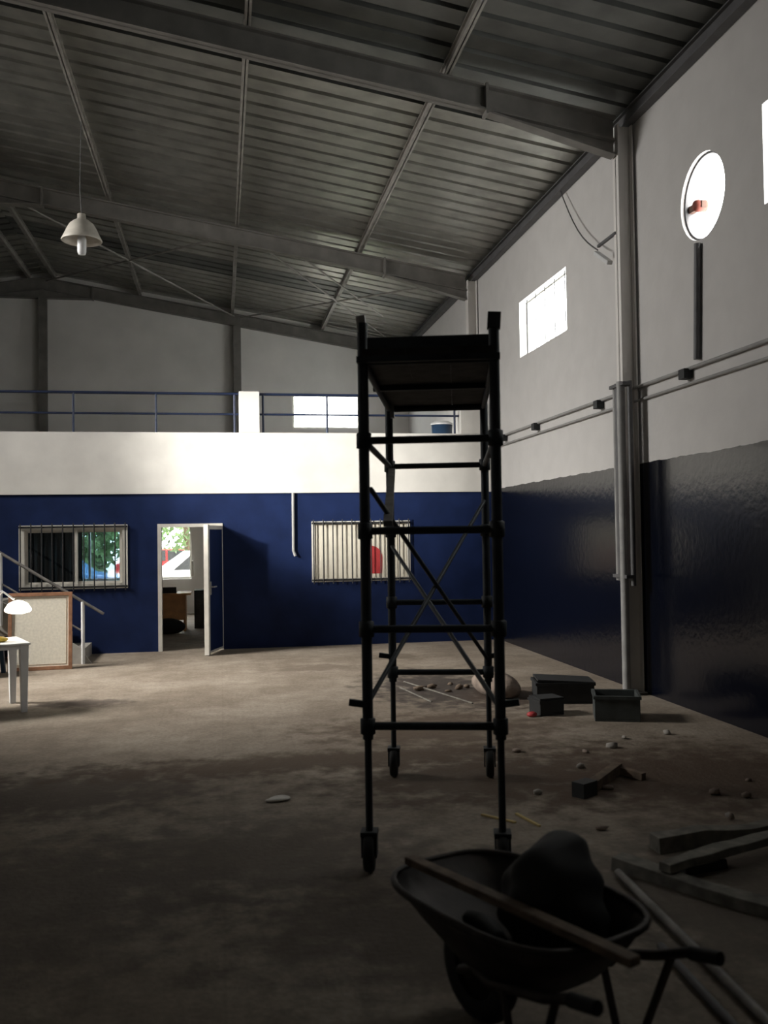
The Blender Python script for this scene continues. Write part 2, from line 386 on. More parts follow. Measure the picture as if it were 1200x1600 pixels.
MB().prism([(RX - .35, z0 - .06 + .03), (RX, z0 + .075), (RX + .35, z0 - .06 + .03), (RX + .35, z0 + .02), (RX, z0 + .10), (RX - .35, z0 + .02)], YF, YG + .1).build('ridge_cap', M_DECKB, roof)
# eave beam along the top of the right wall
mb = MB(); mb.box(XR - .11, XR - .005, YF, YG, 6.37, 6.385); mb.box(XR - .11, XR - .005, YF, YG, 6.51, 6.525); mb.box(XR - .07, XR - .055, YF, YG, 6.385, 6.51)
mb.build('eave_beam', M_PIPED, roof)
# tie rods crossing the last bay
def rod(x0, y0, x1, y1, r=.014, m=M_PURLIN):
    MB().tube([(x0, y0, DECK(x0) - .22), (x1, y1, DECK(x1) - .22)], r, 8).build('tie_rod', m, roof)
rod(-3.9, 16.1, .36, 22.2, .022); rod(.36, 16.1, -3.9, 22.2, .02); rod(.5, 16.1, 4.4, 22.2, .018); rod(4.4, 16.1, .5, 22.2, .018)
rod(1.1, 16.1, 3.5, 19.6, .016)

# ------------------------------------------------------------------ portal frames
def portal(y, label, gable=False):
    t = thing('portal_frame', label, 'steel frame', (0, y, 0))
    fwid = .075
    for s in (1, -1):
        X = lambda x: x if s > 0 else 2 * RX - x
        zb = lambda x: RAFB(x)
        xe = 4.40
        mb = MB()
        def web(pts, th=.008): mb.prism([(X(a), b) for a, b in pts], -th, th)
        def fl(a, za, b, zb_, th=.022): mb.prism([(X(a), za), (X(b), zb_), (X(b), zb_ + th), (X(a), za + th)], -fwid, fwid)
        web([(RX, zb(RX)), (xe, zb(xe)), (xe, zb(xe) + .28), (RX, zb(RX) + .28)])
        fl(RX, zb(RX), xe, zb(xe)); fl(RX, zb(RX) + .26, xe, zb(xe) + .26)
        mb.build('rafter', M_STEEL, t)
        if not gable:
            mb = MB(); web([(2.93, zb(2.93)), (xe, zb(xe)), (xe, 6.03)]); fl(2.93, zb(2.93) - .02, xe, 6.01); mb.build('haunch', M_STEEL, t)
            mb = MB().box(min(X(2.90), X(2.93)), max(X(2.90), X(2.93)), -fwid - .01, fwid + .01, zb(2.93) - .04, zb(2.93) + .3); mb.build('end_plate', M_STEEL, t)
        mb = MB(); web([(RX, zb(-2.9)), (-2.9, zb(-2.9)), (RX, zb(RX))]); fl(RX, zb(-2.9) - .02, -2.9, zb(-2.9) - .02); mb.build('ridge_haunch', M_STEEL, t)
        MB().box(min(X(-2.9), X(-2.87)), max(X(-2.9), X(-2.87)), -fwid - .01, fwid + .01, zb(-2.9) - .03, zb(-2.9) + .28).build('end_plate', M_STEEL, t)
        mb = MB()
        a, b = sorted((X(4.42), X(4.60)))
        mb.box(a, b, -.008, .008, .02, 6.36); mb.box(a, a + .016, -fwid, fwid, .02, 6.36); mb.box(b - .016, b, -fwid, fwid, .02, 6.36)
        if not gable: mb.build('column', M_REAR, t); MB().box(a - .05, b + .01, -.14, .14, 0, .02).build('base_plate', M_STEEL, t)
    return t
portal(9.7, 'nearest grey steel portal frame with its column beside the round fan opening')
portal(16.1, 'middle grey steel portal frame crossing above the balcony edge')
g = portal(22.30, 'farthest grey steel frame lying against the gable wall', True)
for x in (-4.0, .43):
    mb = MB(); ztop = RAFB(x) - (.2 if x < -3 else 0)
    mb.box(x - .09, x + .09, -.075, -.06, 2.72, ztop); mb.box(x - .09, x + .09, .06, .075, 2.72, ztop); mb.box(x - .006, x + .006, -.06, .06, 2.72, ztop)
    mb.build('gable_post', M_STEEL, g)

# ------------------------------------------------------------------ windows
def rwin(name, label, y0, y1, z0, z1, nb):
    w = struct(name, label)
    mb = MB(); x0, x1 = XR + .12, XR + .15
    f = .02; mb.box(x0, x1, y0, y1, z0, z0 + f); mb.box(x0, x1, y0, y1, z1 - f, z1); mb.box(x0, x1, y0, y0 + f, z0 + f, z1 - f)
    mb.box(x0, x1, y1 - f, y1, z0 + f, z1 - f); ym = (y0 + y1) / 2; mb.box(x0, x1, ym - .01, ym + .01, z0 + f, z1 - f)
    mb.build('window_frame', M_WFRAME, w)
    for a, b in ((y0 + f, ym - .01), (ym + .01, y1 - f)): MB().box(x0 + .01, x0 + .016, a, b, z0 + f, z1 - f).build('pane', M_GLASS, w)
    for i in range(nb):
        y = y0 + (i + .5) * (y1 - y0) / nb
        MB().tube([(XR + .06, y, z0), (XR + .06, y, z1)], .007, 6).build('window_bar', M_BAR, w)
rwin('window_3', 'bright barred window high in the white right wall', *WH[0], 5)
rwin('window_4', 'bright window at the right edge beside the round fan opening', *WH[1], 5)
rwin('window_8', 'high window in the right wall above the balcony', *WH[2], 5)
def ywin(name, label, x0, x1, z0, z1, y, nm=1, glass=M_GLASS):
    w = struct(name, label); mb = MB()
    mb.box(x0, x1, y, y + .06, z0, z0 + .05); mb.box(x0, x1, y, y + .06, z1 - .05, z1)
    xs = [x0 + .025] + [x0 + (x1 - x0) * (i + 1) / (nm + 1) for i in range(nm)] + [x1 - .025]
    for x in xs: mb.box(x - .025, x + .025, y, y + .06, z0 + .05, z1 - .05)
    mb.build('window_frame', M_WFRAME, w)
    for a, b in zip(xs, xs[1:]): MB().box(a + .025, b - .025, y + .025, y + .031, z0 + .05, z1 - .05).build('pane', glass, w)
    return w
w = ywin('window_5', 'bright window in the gable wall seen through the balcony railing', *RH[0], YG + .1, 0)
w = ywin('window_6', 'office window in the rear wall with trees outside', *RH[1], YG + .1)
w = ywin('window_7', 'bright office window seen through the open door', *RH[2], YG + .1, 0)
# an inward-open casement of the office window
MB().box(-.68, -.64, YG - .42, YG - .02, .9, 1.25).build('casement', M_WFRAME, w)

def bars(w, x0, x1, z0, z1, n, y):
    for i in range(n):
        x = x0 + .03 + i * (x1 - x0 - .06) / (n - 1)
        MB().tube([(x, y, z0 - .03), (x, y, z1 + .03)], .010, 8).build('window_bar', M_BAR, w)
    for z in (z0 + .03, z1 - .03):
        MB().bar((x0, y + .016, z), (x1, y + .016, z), .012, .03).build('cross_bar', M_BAR, w)
# left window: sliding sash
w = struct('window_1', 'barred sliding window with white frame left of the door'); x0, x1, z0, z1 = W1
mb = MB(); f = .085
mb.box(x0, x1, YB - .02, YB + .1, z0, z0 + f); mb.box(x0, x1, YB - .02, YB + .1, z1 - f, z1)
mb.box(x0, x0 + f, YB - .02, YB + .1, z0 + f, z1 - f); mb.box(x1 - f, x1, YB - .02, YB + .1, z0 + f, z1 - f)
mb.build('window_frame', M_WFRAME, w)
xm = x0 + (x1 - x0) * .52
for k, (a, b) in enumerate(((x0 + f, xm + .02), (xm - .02, x1 - f))):
    mb = MB(); y = YB + .01 + k * .035
    mb.box(a, a + .045, y, y + .03, z0 + f, z1 - f); mb.box(b - .045, b, y, y + .03, z0 + f, z1 - f)
    mb.box(a + .045, b - .045, y, y + .03, z0 + f, z0 + f + .03); mb.box(a + .045, b - .045, y, y + .03, z1 - f - .03, z1 - f)
    s_ = mb.build('sash', M_WFRAME, w)
    MB().box(a + .045, b - .045, y + .012, y + .018, z0 + f + .03, z1 - f - .03).build('pane', M_DGLASS, s_)
bars(w, x0, x1, z0, z1, 11, YB - .06)
# dark curtain inside behind the left half
mb = MB(); k = 30
vs = [(x0 + i * .9 / k, YB + .3 + .02 * math.sin(i * 1.9), z) for z in (.01, 2.49) for i in range(k + 1)]
mb.add(vs, [(i, i + 1, i + k + 2, i + k + 1) for i in range(k)], True)
c = mb.build('curtain', mat('dark_curtain', (.05, .06, .06), .9), None, fix=False); tag(c, 'dark curtain behind the left pane of the barred window', 'curtain')
sd = c.modifiers.new('solid', 'SOLIDIFY'); sd.thickness = .004
# right window: closed shutters
w = struct('window_2', 'barred window closed with cream slatted shutters'); x0, x1, z0, z1 = W2
mb = MB(); f = .05
mb.box(x0, x1, YB - .02, YB + .08, z0, z0 + f); mb.box(x0, x1, YB - .02, YB + .08, z1 - f, z1)
mb.box(x0, x0 + f, YB - .02, YB + .08, z0 + f, z1 - f); mb.box(x1 - f, x1, YB - .02, YB + .08, z0 + f, z1 - f)
mb.build('window_frame', M_WFRAME, w)
ns = 10; wd = (x1 - x0 - 2 * f) / ns
for i in range(ns):
    MB().box(x0 + f + i * wd + .008, x0 + f + (i + 1) * wd - .008, YB + .0, YB + .03, z0 + f + .003, z1 - f - .003).build('shutter_slat', M_SHUT, w, .004)
MB().box(x0 + f, x1 - f, YB + .035, YB + .045, z0 + f, z1 - f).build('shutter_back', mat('shutter_backing', (.4, .37, .32), .8), w)
mb = MB(); pol = [(2.40, 1.16), (2.62, 1.16)] + [(2.44 + .19 * math.cos(R(a)), 1.42 + .2 * math.sin(R(a))) for a in range(0, 91, 15)] + [(2.40, 1.62)]
mb.prism(pol, YB - .006, YB - .002); o = mb.build('red_marking', M_RED, w); o['label'] = 'red rounded marking on the shutter'
bars(w, x0, x1, z0, z1, 11, YB - .06)

# door: white frame, blue leaf swung open into the hall
d = struct('door_1', 'open office door with white frame and blue leaf'); x0, x1, _, z1 = DR
mb = MB(); mb.box(x0, x0 + .06, YB - .02, YB + .17, 0, z1); mb.box(x1 - .045, x1, YB - .02, YB + .17, 0, z1); mb.box(x0 + .06, x1 - .045, YB - .02, YB + .17, z1 - .055, z1)
mb.build('door_frame', M_WFRAME, d)
hx, hy = x1 - .02, YB - .03; ang = math.atan2(-.75, -.235)
mt = Matrix.Translation((hx, hy, 0)) @ Matrix.Rotation(ang, 4, 'Z'); lw = .79
leaf = MB().box(.03, lw - .075, -.017, .017, .06, 1.92, mt).build('door_leaf', M_BLUE, d)
mb = MB(); mb.box(0, .03, -.02, .02, .03, 1.98, mt); mb.box(lw - .075, lw, -.035, .035, .01, 1.99, mt); mb.box(.03, lw - .075, -.02, .02, .03, .06, mt); mb.box(.03, lw - .075, -.02, .02, 1.92, 1.98, mt)
mb.build('leaf_frame', M_WFRAME, leaf)
mb = MB(); mb.box(lw - .11, lw - .07, .035, .05, .92, 1.12, mt); mb.box(lw - .1, lw - .08, .05, .10, 1.03, 1.05, mt); mb.box(lw - .21, lw - .08, .085, .105, 1.03, 1.05, mt)
mb.build('door_handle', M_PIPE, leaf)

# ------------------------------------------------------------------ balcony railings
def railing(x0, x1, posts, label):
    t = thing('balcony_railing', label, 'railing')
    y = YB + .08
    for z, r in ((4.12, .022), (3.79, .017)):
        MB().tube([(x0, y, z), (x1, y, z)], r, 8).build('rail', M_RAIL, t)
    for x in posts: MB().tube([(x, y, 3.48), (x, y, 4.12)], .019, 8).build('post', M_RAIL, t)
railing(-6.2, .305, (-4.8, -3.54, -2.27, -1.0, .24), 'long blue tube balcony railing left of the white pillar')
railing(.645, 3.995, (.70, 1.75, 2.83, 3.92), 'short blue tube balcony railing right of the white pillar')
t = thing('bin', 'dark blue bin with a white lid behind the balcony railing', 'bin', (4.08, 16.75, 2.72))
MB().lathe([(0, 0), (.15, 0), (.2, 1.10), (.19, 1.10), (.14, .03), (0, .03)], n=20).build('body', mat('dark_blue_bin', (.02, .045, .09), .4), t)
MB().lathe([(.205, 1.10), (.21, 1.13), (.14, 1.17), (0, 1.18)], n=20).build('lid', M_WPLAS, t)

# ------------------------------------------------------------------ right wall fittings
t = thing('exhaust_fan', 'round exhaust fan opening glowing in the right wall', 'fan', (XR + .1, FAN[0], FAN[1]))
MB().lathe([(.395, -.06), (.412, -.06), (.412, .06), (.40, .06), (.395, -.06)], n=40, axis='x').build('ring', M_PIPED, t)
MB().lathe([(0, -.07), (.045, -.07), (.06, -.04), (.06, .05), (0, .06)], (0, .20, -.02), n=18, axis='x').build('motor', mat('rusty_motor', (.25, .06, .04), .7), t)
MB().bar((0, .13, -.02), (0, .40, .0), .05, .07).build('arm', mat('rusty_arm', (.12, .06, .04), .7), t)
o = MB().tube([(XR - .035, 8.24, 4.58), (XR - .035, 8.30, 3.46)], .032, 10).build('vertical_pipe', M_PIPED); tag(o, 'dark vertical pipe under the round fan opening', 'pipe')
t = thing('wall_conduit', 'long twin conduit run along the white right wall', 'conduit', (0, 0, 0))
for z, r in ((3.25, .016), (3.40, .020)): MB().tube([(XR - .03, YF + .3, z), (XR - .03, 15.05, z)], r, 8).build('conduit_tube', M_PIPE, t)
for y in (4.3, 6.4, 8.5, 10.65, 12.95, 14.5):
    o = MB().box(XR - .10, XR - .005, y - .06, y + .06, 3.30, 3.40).build('junction_box', M_DARKBOX, t, .006)
t = thing('column_pipes', 'bundle of grey pipes running down the right wall column', 'pipe bundle', (0, 0, 0))
MB().tube([(4.37, 9.58, .03), (4.37, 9.58, 3.45)], .045, 12).build('pipe', M_PIPE, t)
for (x, y, z0_, r) in ((4.40, 9.80, 1.25, .025), (4.39, 9.72, 1.25, .028), (4.44, 9.50, 1.2, .028)):
    MB().tube([(x, y, z0_), (x, y, 3.45)], r, 10).build('pipe', M_PIPE if r < .027 else M_PIPED, t)
for z in (1.3, 3.42): MB().box(4.345, 4.45, 9.47, 9.83, z - .018, z + .018).build('clamp', M_PIPED, t)
t = thing('flood_light', 'grey lamp on a bracket arm on the right wall column', 'lamp', (0, 0, 0))
MB().bar((4.42, 9.72, 5.16), (4.42, 10.22, 5.16), .03, .03).build('bracket_arm', M_PIPED, t)
MB().bar((4.42, 10.28, 5.10), (4.40, 9.86, 4.86), .07, .05).build('lamp_body', M_WPLAS, t, .01)
pts = [(4.55 + (4.43 - 4.55) * k / 8, 11.75 + (10.26 - 11.75) * k / 8, 6.42 + (5.13 - 6.42) * k / 8 - .16 * math.sin(math.pi * k / 8)) for k in range(9)]
o = MB().tube(pts, .009, 6).build('hanging_cable', M_CABLE); tag(o, 'thin cable sagging from the roof to the bracket lamp', 'cable')
o = MB().tube([(1.165, YB - .03, 2.5), (1.16, YB - .03, 1.56), (1.19, YB - .05, 1.47)], .024, 10).build('wall_pipe', M_PIPE); tag(o, 'short grey pipe hanging down the blue wall', 'pipe')

# ------------------------------------------------------------------ pendant lamp
t = thing('pendant_lamp', 'white bell-shaped pendant lamp hanging from the roof', 'lamp', (-1.82, 13.0, 5.66))
MB().lathe([(.265, .19), (.27, .20), (.235, .27), (.20, .35), (.16, .42), (.10, .47), (.06, .49), (.055, .56), (0, .57), (0, .555), (.045, .55), (.05, .48), (.15, .41), (.19, .345), (.225, .265), (.255, .19), (.265, .19)], n=32).build('lamp_shade', M_LAMPW, t)
MB().lathe([(0, 0), (.05, .01), (.06, .05), (.06, .22), (.04, .28), (.03, .46), (0, .46)], n=16).build('bulb', M_WPLAS, t)
MB().tube([(0, 0, .56), (-.02, 0, .9), (.0, 0, 1.835)], .006, 6).build('cord', M_CABLE, t)

# ------------------------------------------------------------------ scaffold tower
sc = thing('scaffold_tower', 'dark rolling scaffold tower with plank platform in the middle of the hall', 'scaffold', (.77, 4.95, 0), R(-14.5))
SW, SD = .71, 1.94
for (x, y) in ((0, 0), (SW, 0), (0, SD), (SW, SD)):
    p = MB().tube([(x, y, .70), (x, y, 2.95)], .029, 12).build('post', M_SCAF, sc)
    for z in (.77, 1.29, 1.82, 2.31): MB().lathe([(.03, z - .045), (.041, z - .04), (.041, z + .04), (.03, z + .045)], (x, y, 0), 12).build('coupler', M_SCAF, p)
    MB().tube([(x, y, .2), (x, y, .75)], .020, 10).build('leg', M_SCAF, sc)
    cs = MB(); cs.box(x - .045, x + .045, y - .05, y + .05, .19, .215); cs.box(x - .042, x - .034, y - .045, y + .045, .08, .19); cs.box(x + .034, x + .042, y - .045, y + .045, .08, .19)
    c = cs.build('caster', M_SCAF, sc)
    MB().lathe([(.02, -.028), (.095, -.028), (.105, -.015), (.105, .015), (.095, .028), (.02, .028)], (x, y - .01, .105), 24, 'x').build('wheel', M_BLACK, c)
    sx = -1 if x == 0 else 1
    MB().bar((x, y, .885), (x + sx * .10, y - .01, .90), .03, .035).build('locking_pin', M_SCAF, sc)
for y in (0, SD):
    for z, r in ((.77, .022), (1.29, .021), (1.82, .022), (2.31, .021), (2.74, .021)):
        MB().tube([(0, y, z), (SW, y, z)], r, 10).build('rung', M_SCAF, sc)
for x in (0, SW):
    for z in (2.31, 2.74): MB().tube([(x, 0, z), (x, SD, z)], .019, 10).build('side_rail', M_SCAF, sc)
for a, b in (((0, .02, .89), (SW, SD, 2.05)), ((SW, .02, .86), (0, SD, 1.72)), ((SW, SD, .86), (.03, .03, 2.05))):
    MB().tube([a, b], .014, 8).build('diagonal_brace', M_SCAF, sc)
MB().bar((.02, SD - .06, 2.28), (.12, .05, 1.86), .05, .03).build('diagonal_brace', M_SCAFG, sc)
for i in range(3):
    MB().box(.0 + i * .2375, .2365 + i * .2375, -.05, SD + .05, 2.762, 2.80).build('platform_plank', mat('dark_plank', (.03, .028, .026), .85, 0, .3, 8, .2), sc)
for y in (-.03, SD * .5, SD + .03): MB().bar((-.03, y, 2.745), (SW + .03, y, 2.745), .05, .033).build('platform_bearer', M_SCAF, sc)
MB().box(.03, SW - .03, -.055, -.03, 2.80, 2.86).build('toe_board', M_SCAF, sc)
MB().bar((0, -.0, 2.90), (-.01, .0, 2.99), .045, .05).build('post_cap', M_SCAFG, sc)
MB().bar((0.03, SD - .05, 2.67), (0.02, SD - .05, 2.84), .06, .03).build('clamp', M_PIPE, sc)
MB().bar((SW, .0, 2.90), (SW + .005, 0, 2.985), .065, .07).build('post_cap', M_SCAF, sc)

def blob(name, m, c, s, seed, n=3, rough=.12, rz=0, parent=None, flat=True):
    bm = bmesh.new(); bmesh.ops.create_icosphere(bm, subdivisions=n, radius=1); rnd = random.Random(seed)
    k = [(Vector((rnd.uniform(-1, 1), rnd.uniform(-1, 1), rnd.uniform(-1, 1))).normalized(), rnd.uniform(-rough, rough)) for _ in range(14)]
    cz, sz = math.cos(rz), math.sin(rz)
    for v in bm.verts:
        d = v.co.normalized(); f = 1 + sum(a * max(0, d.dot(q)) ** 4 for q, a in k)
        p = Vector((d.x * s[0] * f, d.y * s[1] * f, d.z * s[2] * f))
        if flat: p.z = max(p.z, -s[2] * .72)
        v.co = Vector((p.x * cz - p.y * sz, p.x * sz + p.y * cz, p.z))
    lo = min(v.co.z for v in bm.verts)
    for v in bm.verts: v.co.z -= lo
    me = bpy.data.meshes.new(name); bm.to_mesh(me); bm.free(); me.materials.append(m)
    for p in me.polygons: p.use_smooth = True
    o = bpy.data.objects.new(name, me); COL.objects.link(o); o.location = c
    if parent: o.parent = parent
    return o
dd = Vector((.25, .968, 0)); ww = Vector((.968, -.25, 0)); FL = Vector((.77, 4.95, 0))
p = FL + ww * .47 + dd * .45
o = blob('cloth_bundle', M_BLACK, (p.x, p.y, 2.80), (.085, .07, .06), 4); tag(o, 'small dark cloth bundle lying on the scaffold platform', 'cloth')

# ------------------------------------------------------------------ wheelbarrow
wb = thing('wheelbarrow', 'dark dirty wheelbarrow in the foreground holding a black sack', 'wheelbarrow', (.93, 3.36, 0), math.atan2(-.922, .387))
def ring(cx, hx, hy, z, n=32, tilt=0, e=3.2):
    out = []
    for k in range(n):
        t = 2 * math.pi * k / n; c, s_ = math.cos(t), math.sin(t)
        x = hx * math.copysign(abs(c) ** (2 / e), c); y = hy * math.copysign(abs(s_) ** (2 / e), s_)
        out.append((cx + x, y, z + tilt * x))
    return out
rs = [ring(.26, .2, .17, .315), ring(.255, .25, .20, .32), ring(.22, .38, .26, .42, tilt=.01), ring(.19, .48, .31, .515, tilt=.02)]
mb = MB(); n = 32; vs = [v for r_ in rs for v in r_]; fs = [(i * n + k, i * n + (k + 1) % n, (i + 1) * n + (k + 1) % n, (i + 1) * n + k) for i in range(3) for k in range(n)]
fs.append(tuple(reversed(range(n)))); mb.add(vs, fs, True)
o = mb.build('tray', M_BARROW, wb); sd = o.modifiers.new('s', 'SOLIDIFY'); sd.thickness = .006; sd.offset = -1
rm = rs[-1]; MB().tube(rm + [rm[0], rm[1]], .013, 8).build('rim', M_BARROW, wb)
w_ = MB().lathe([(.11, -.035), (.15, -.045), (.18, -.035), (.195, 0), (.18, .035), (.15, .045), (.11, .035), (.11, -.035)], (0, 0, .195), 32, 'y').build('wheel', M_BLACK, wb)
MB().lathe([(0, -.06), (.03, -.06), (.035, -.02), (.11, -.015), (.11, .015), (.035, .02), (.03, .06), (0, .06)], (0, 0, .195), 24, 'y').build('hub', M_BARROW, w_)
for s in (-1, 1):
    MB().tube([(-.02, s * .075, .195), (.12, s * .12, .27), (.3, s * .2, .305), (.62, s * .25, .40), (.74, s * .262, .45), (.84, s * .265, .47)], .017, 10).build('handle_tube', M_BARROW, wb)
    MB().tube([(.75, s * .262, .452), (.86, s * .265, .474)], .022, 10).build('handle_grip', M_BLACK, wb)
    MB().tube([(.40, s * .22, .33), (.47, s * .23, .05), (.50, s * .23, .02), (.54, s * .23, .05), (.68, s * .255, .42)], .014, 8).build('leg', M_BARROW, wb)
MB().tube([(.50, -.23, .12), (.50, .23, .12)], .011, 8).build('cross_brace', M_BARROW, wb)
MB().tube([(.12, -.12, .27), (-.14, -.1, .34), (-.14, .1, .34), (.12, .12, .27)], .012, 8).build('front_guard', M_BARROW, wb)
ax = Vector((.387, -.922, 0)); ay = Vector((.922, .387, 0)); O = Vector((.93, 3.36, 0))
p = O + ax * .22 + ay * .12
o = blob('black_sack', M_BLACK, (p.x, p.y, .325), (.185, .20, .26), 12, 4, .34, R(-25))
for v in o.data.vertices:
    k = max(0, 1 - v.co.z / .36); v.co.x += .13 * k * k; v.co.y -= .03 * k; v.co.x += .012 * math.sin(v.co.z * 40 + v.co.y * 25)
tag(o, 'bulging black sack heaped in the wheelbarrow', 'sack')
a = O + ax * -.25 + ay * -.14 + Vector((0, 0, .545)); b = O + ax * .85 + ay * -.10 + Vector((0, 0, .555))
o = MB().bar(a, b, .05, .028).build('wooden_batten', M_WOOD, None, .004); tag(o, 'brown wooden batten laid lengthwise across the wheelbarrow', 'batten')

# ------------------------------------------------------------------ clutter on the floor, right side
def crate(label, loc, rz, sx, sy, sz, m, lid=0.0, name='crate'):
    t = thing(name, label, 'crate', loc, rz); th = .02
    mb = MB(); mb.box(-sx / 2, sx / 2, -sy / 2, sy / 2, 0, th)
    mb.box(-sx / 2, sx / 2, -sy / 2, -sy / 2 + th, th, sz); mb.box(-sx / 2, sx / 2, sy / 2 - th, sy / 2, th, sz)
    mb.box(-sx / 2, -sx / 2 + th, -sy / 2 + th, sy / 2 - th, th, sz); mb.box(sx / 2 - th, sx / 2, -sy / 2 + th, sy / 2 - th, th, sz)
    mb.build('body', m, t, .004)
    rmb = MB(); q = .012
    rmb.box(-sx / 2 - q, sx / 2 + q, -sy / 2 - q, -sy / 2, sz - .03, sz); rmb.box(-sx / 2 - q, sx / 2 + q, sy / 2, sy / 2 + q, sz - .03, sz)
    rmb.box(-sx / 2 - q, -sx / 2, -sy / 2, sy / 2, sz - .03, sz); rmb.box(sx / 2, sx / 2 + q, -sy / 2, sy / 2, sz - .03, sz)
    rmb.build('rim', m, t)
    if lid: MB().box(-sx / 2, sx / 2, -sy / 2, sy / 2, sz, sz + .02, Matrix.Translation((0, 0, 0)) @ Matrix.Rotation(R(lid), 4, 'Y')).build('lid', m, t)
    return t
o = blob('cement_sack', M_SACK, (3.02, 9.95, 0), (.22, .32, .15), 5, 3, .15, .4); tag(o, 'slumped dusty brown sack behind the black crate', 'sack')
crate('low wide black crate near the right wall', (3.58, 9.45, 0), R(-12), .60, .42, .22, M_DARKBOX, 3)
crate('small black box in front of the wide black crate', (3.17, 8.82, 0), R(8), .26, .24, .15, M_DARKBOX, 0.01, 'small_box')
crate('grey-green crate nearest to the wall column', (3.74, 8.45, 0), R(-20), .42, .40, .24, M_GREYBOX)
o = blob('red_rag', M_RED, (2.98, 8.7, 0), (.05, .04, .03), 8, 2); tag(o, 'small red rag on the floor beside the black box', 'rag')
t = thing('broken_timber_angle', 'broken L-shaped piece of dark timber lying on the floor', 'timber', (2.42, 6.0, 0))
MB().bar((0, 0, .035), (.46, .50, .05), .07, .07).build('long_piece', M_WOOD, t); MB().bar((.44, .52, .04), (.56, .28, .03), .05, .05).build('short_piece', M_WOOD, t)
MB().bar((-.06, -.02, .05), (.07, .06, .05), .1, .1).build('block', M_DARKBOX, t)
def board(label, a, b, w_, h, m=M_GREYWOOD, name='timber_board', bend=0, z=0):
    a, b = Vector(a), Vector(b); k = 6; mb = MB(); d = (b - a).normalized(); s_ = Vector((-d.y, d.x, 0))
    rnd = random.Random(len(label)); vs = []; fs = []
    for i in range(k + 1):
        c = a + (b - a) * i / k + s_ * bend * math.sin(math.pi * i / k)
        q = w_ / 2 * rnd.uniform(.8, 1.15); hh_ = h * rnd.uniform(.85, 1.1)
        vs += [(c - s_ * q) + Vector((0, 0, z)), (c + s_ * q) + Vector((0, 0, z)), (c + s_ * q * .9) + Vector((0, 0, z + hh_)), (c - s_ * q * .9) + Vector((0, 0, z + hh_))]
    for i in range(k):
        for j in range(4): fs.append((i * 4 + j, i * 4 + (j + 1) % 4, i * 4 + 4 + (j + 1) % 4, i * 4 + 4 + j))
    fs += [(0, 1, 2, 3), (k * 4, k * 4 + 1, k * 4 + 2, k * 4 + 3)]
    mb.add(vs, fs); o = mb.build(name, m, None, .004); tag(o, label, 'board'); return o
board('upper dusty grey board lying crosswise at the right edge', (2.38, 4.90, 0), (3.3, 4.95, 0), .11, .09, bend=.03)
board('long dusty board running from the poles towards the lower right edge', (2.08, 4.72, 0), (2.62, 3.85, 0), .12, .06, bend=-.03)
board('dusty board leaning on top of the long board at the right', (2.2, 4.42, .067), (3.05, 4.75, .067), .10, .045, bend=.02)
board('short dark offcut beside the dusty boards', (2.35, 4.55, 0), (2.62, 4.62, 0), .10, .05, M_DARKBOX, 'timber_offcut')
def pole(label, a, b, r, m): o = MB().tube([a, b], r, 10).build('metal_pole', m); tag(o, label, 'pole')
pole('long grey metal pole on the floor right of the wheelbarrow', (2.02, 4.58, .022), (1.90, 2.7, .022), .022, M_SCAFG)
pole('shorter dark pole on the floor next to the long grey pole', (1.84, 3.75, .018), (1.76, 2.6, .018), .018, M_PIPED)
o = blob('dark_bag', M_BLACK, (2.16, 3.02, 0), (.18, .2, .12), 21, 3, .14); tag(o, 'black bag on the floor at the bottom right corner', 'bag')
o = blob('crumpled_paper', M_PAPER, (.38, 6.39, 0), (.075, .045, .018), 9, 3, .5); tag(o, 'crumpled pale paper scrap alone on the open floor', 'paper')
rnd = random.Random(5)
for k in range(16):
    x, y = rnd.uniform(2.0, 3.9), rnd.uniform(5.3, 8.0)
    o = blob('rubble_lump', M_SACK if k % 3 else M_CONC, (x, y, 0), (rnd.uniform(.02, .05), rnd.uniform(.02, .05), rnd.uniform(.012, .03)), 30 + k, 1, .3)
    tag(o, 'small lump of rubble scattered on the floor at the right', 'rubble', 'scattered rubble lumps')
for k in range(7):
    x, y = rnd.uniform(2.2, 2.8), rnd.uniform(10.0, 10.9)
    o = blob('rubble_lump', M_WOOD, (x, y, 0), (rnd.uniform(.03, .08), rnd.uniform(.03, .06), rnd.uniform(.015, .04)), 60 + k, 1, .3)
    tag(o, 'dark lump of dirt on the stain behind the scaffold', 'dirt', 'dirt lumps behind the scaffold')
for lab, a, b in (('pale straw offcut left of the front scaffold leg', (1.62, 5.75, .006), (1.78, 5.55, .006)), ('pale straw offcut right of the front scaffold leg', (1.84, 5.72, .006), (1.90, 5.45, .006)),
                  ('long grey lath across the dirt stain behind the scaffold', (2.18, 11.1, .008), (2.6, 9.5, .008)), ('short grey lath left of the dirt stain behind the scaffold', (2.05, 10.7, .006), (2.2, 9.7, .006))):
    o = MB().bar(a, b, .018, .01).build('straw_offcut' if 'straw' in lab else 'thin_lath', M_STRAW if 'straw' in lab else M_GREYWOOD); tag(o, lab, 'offcut')

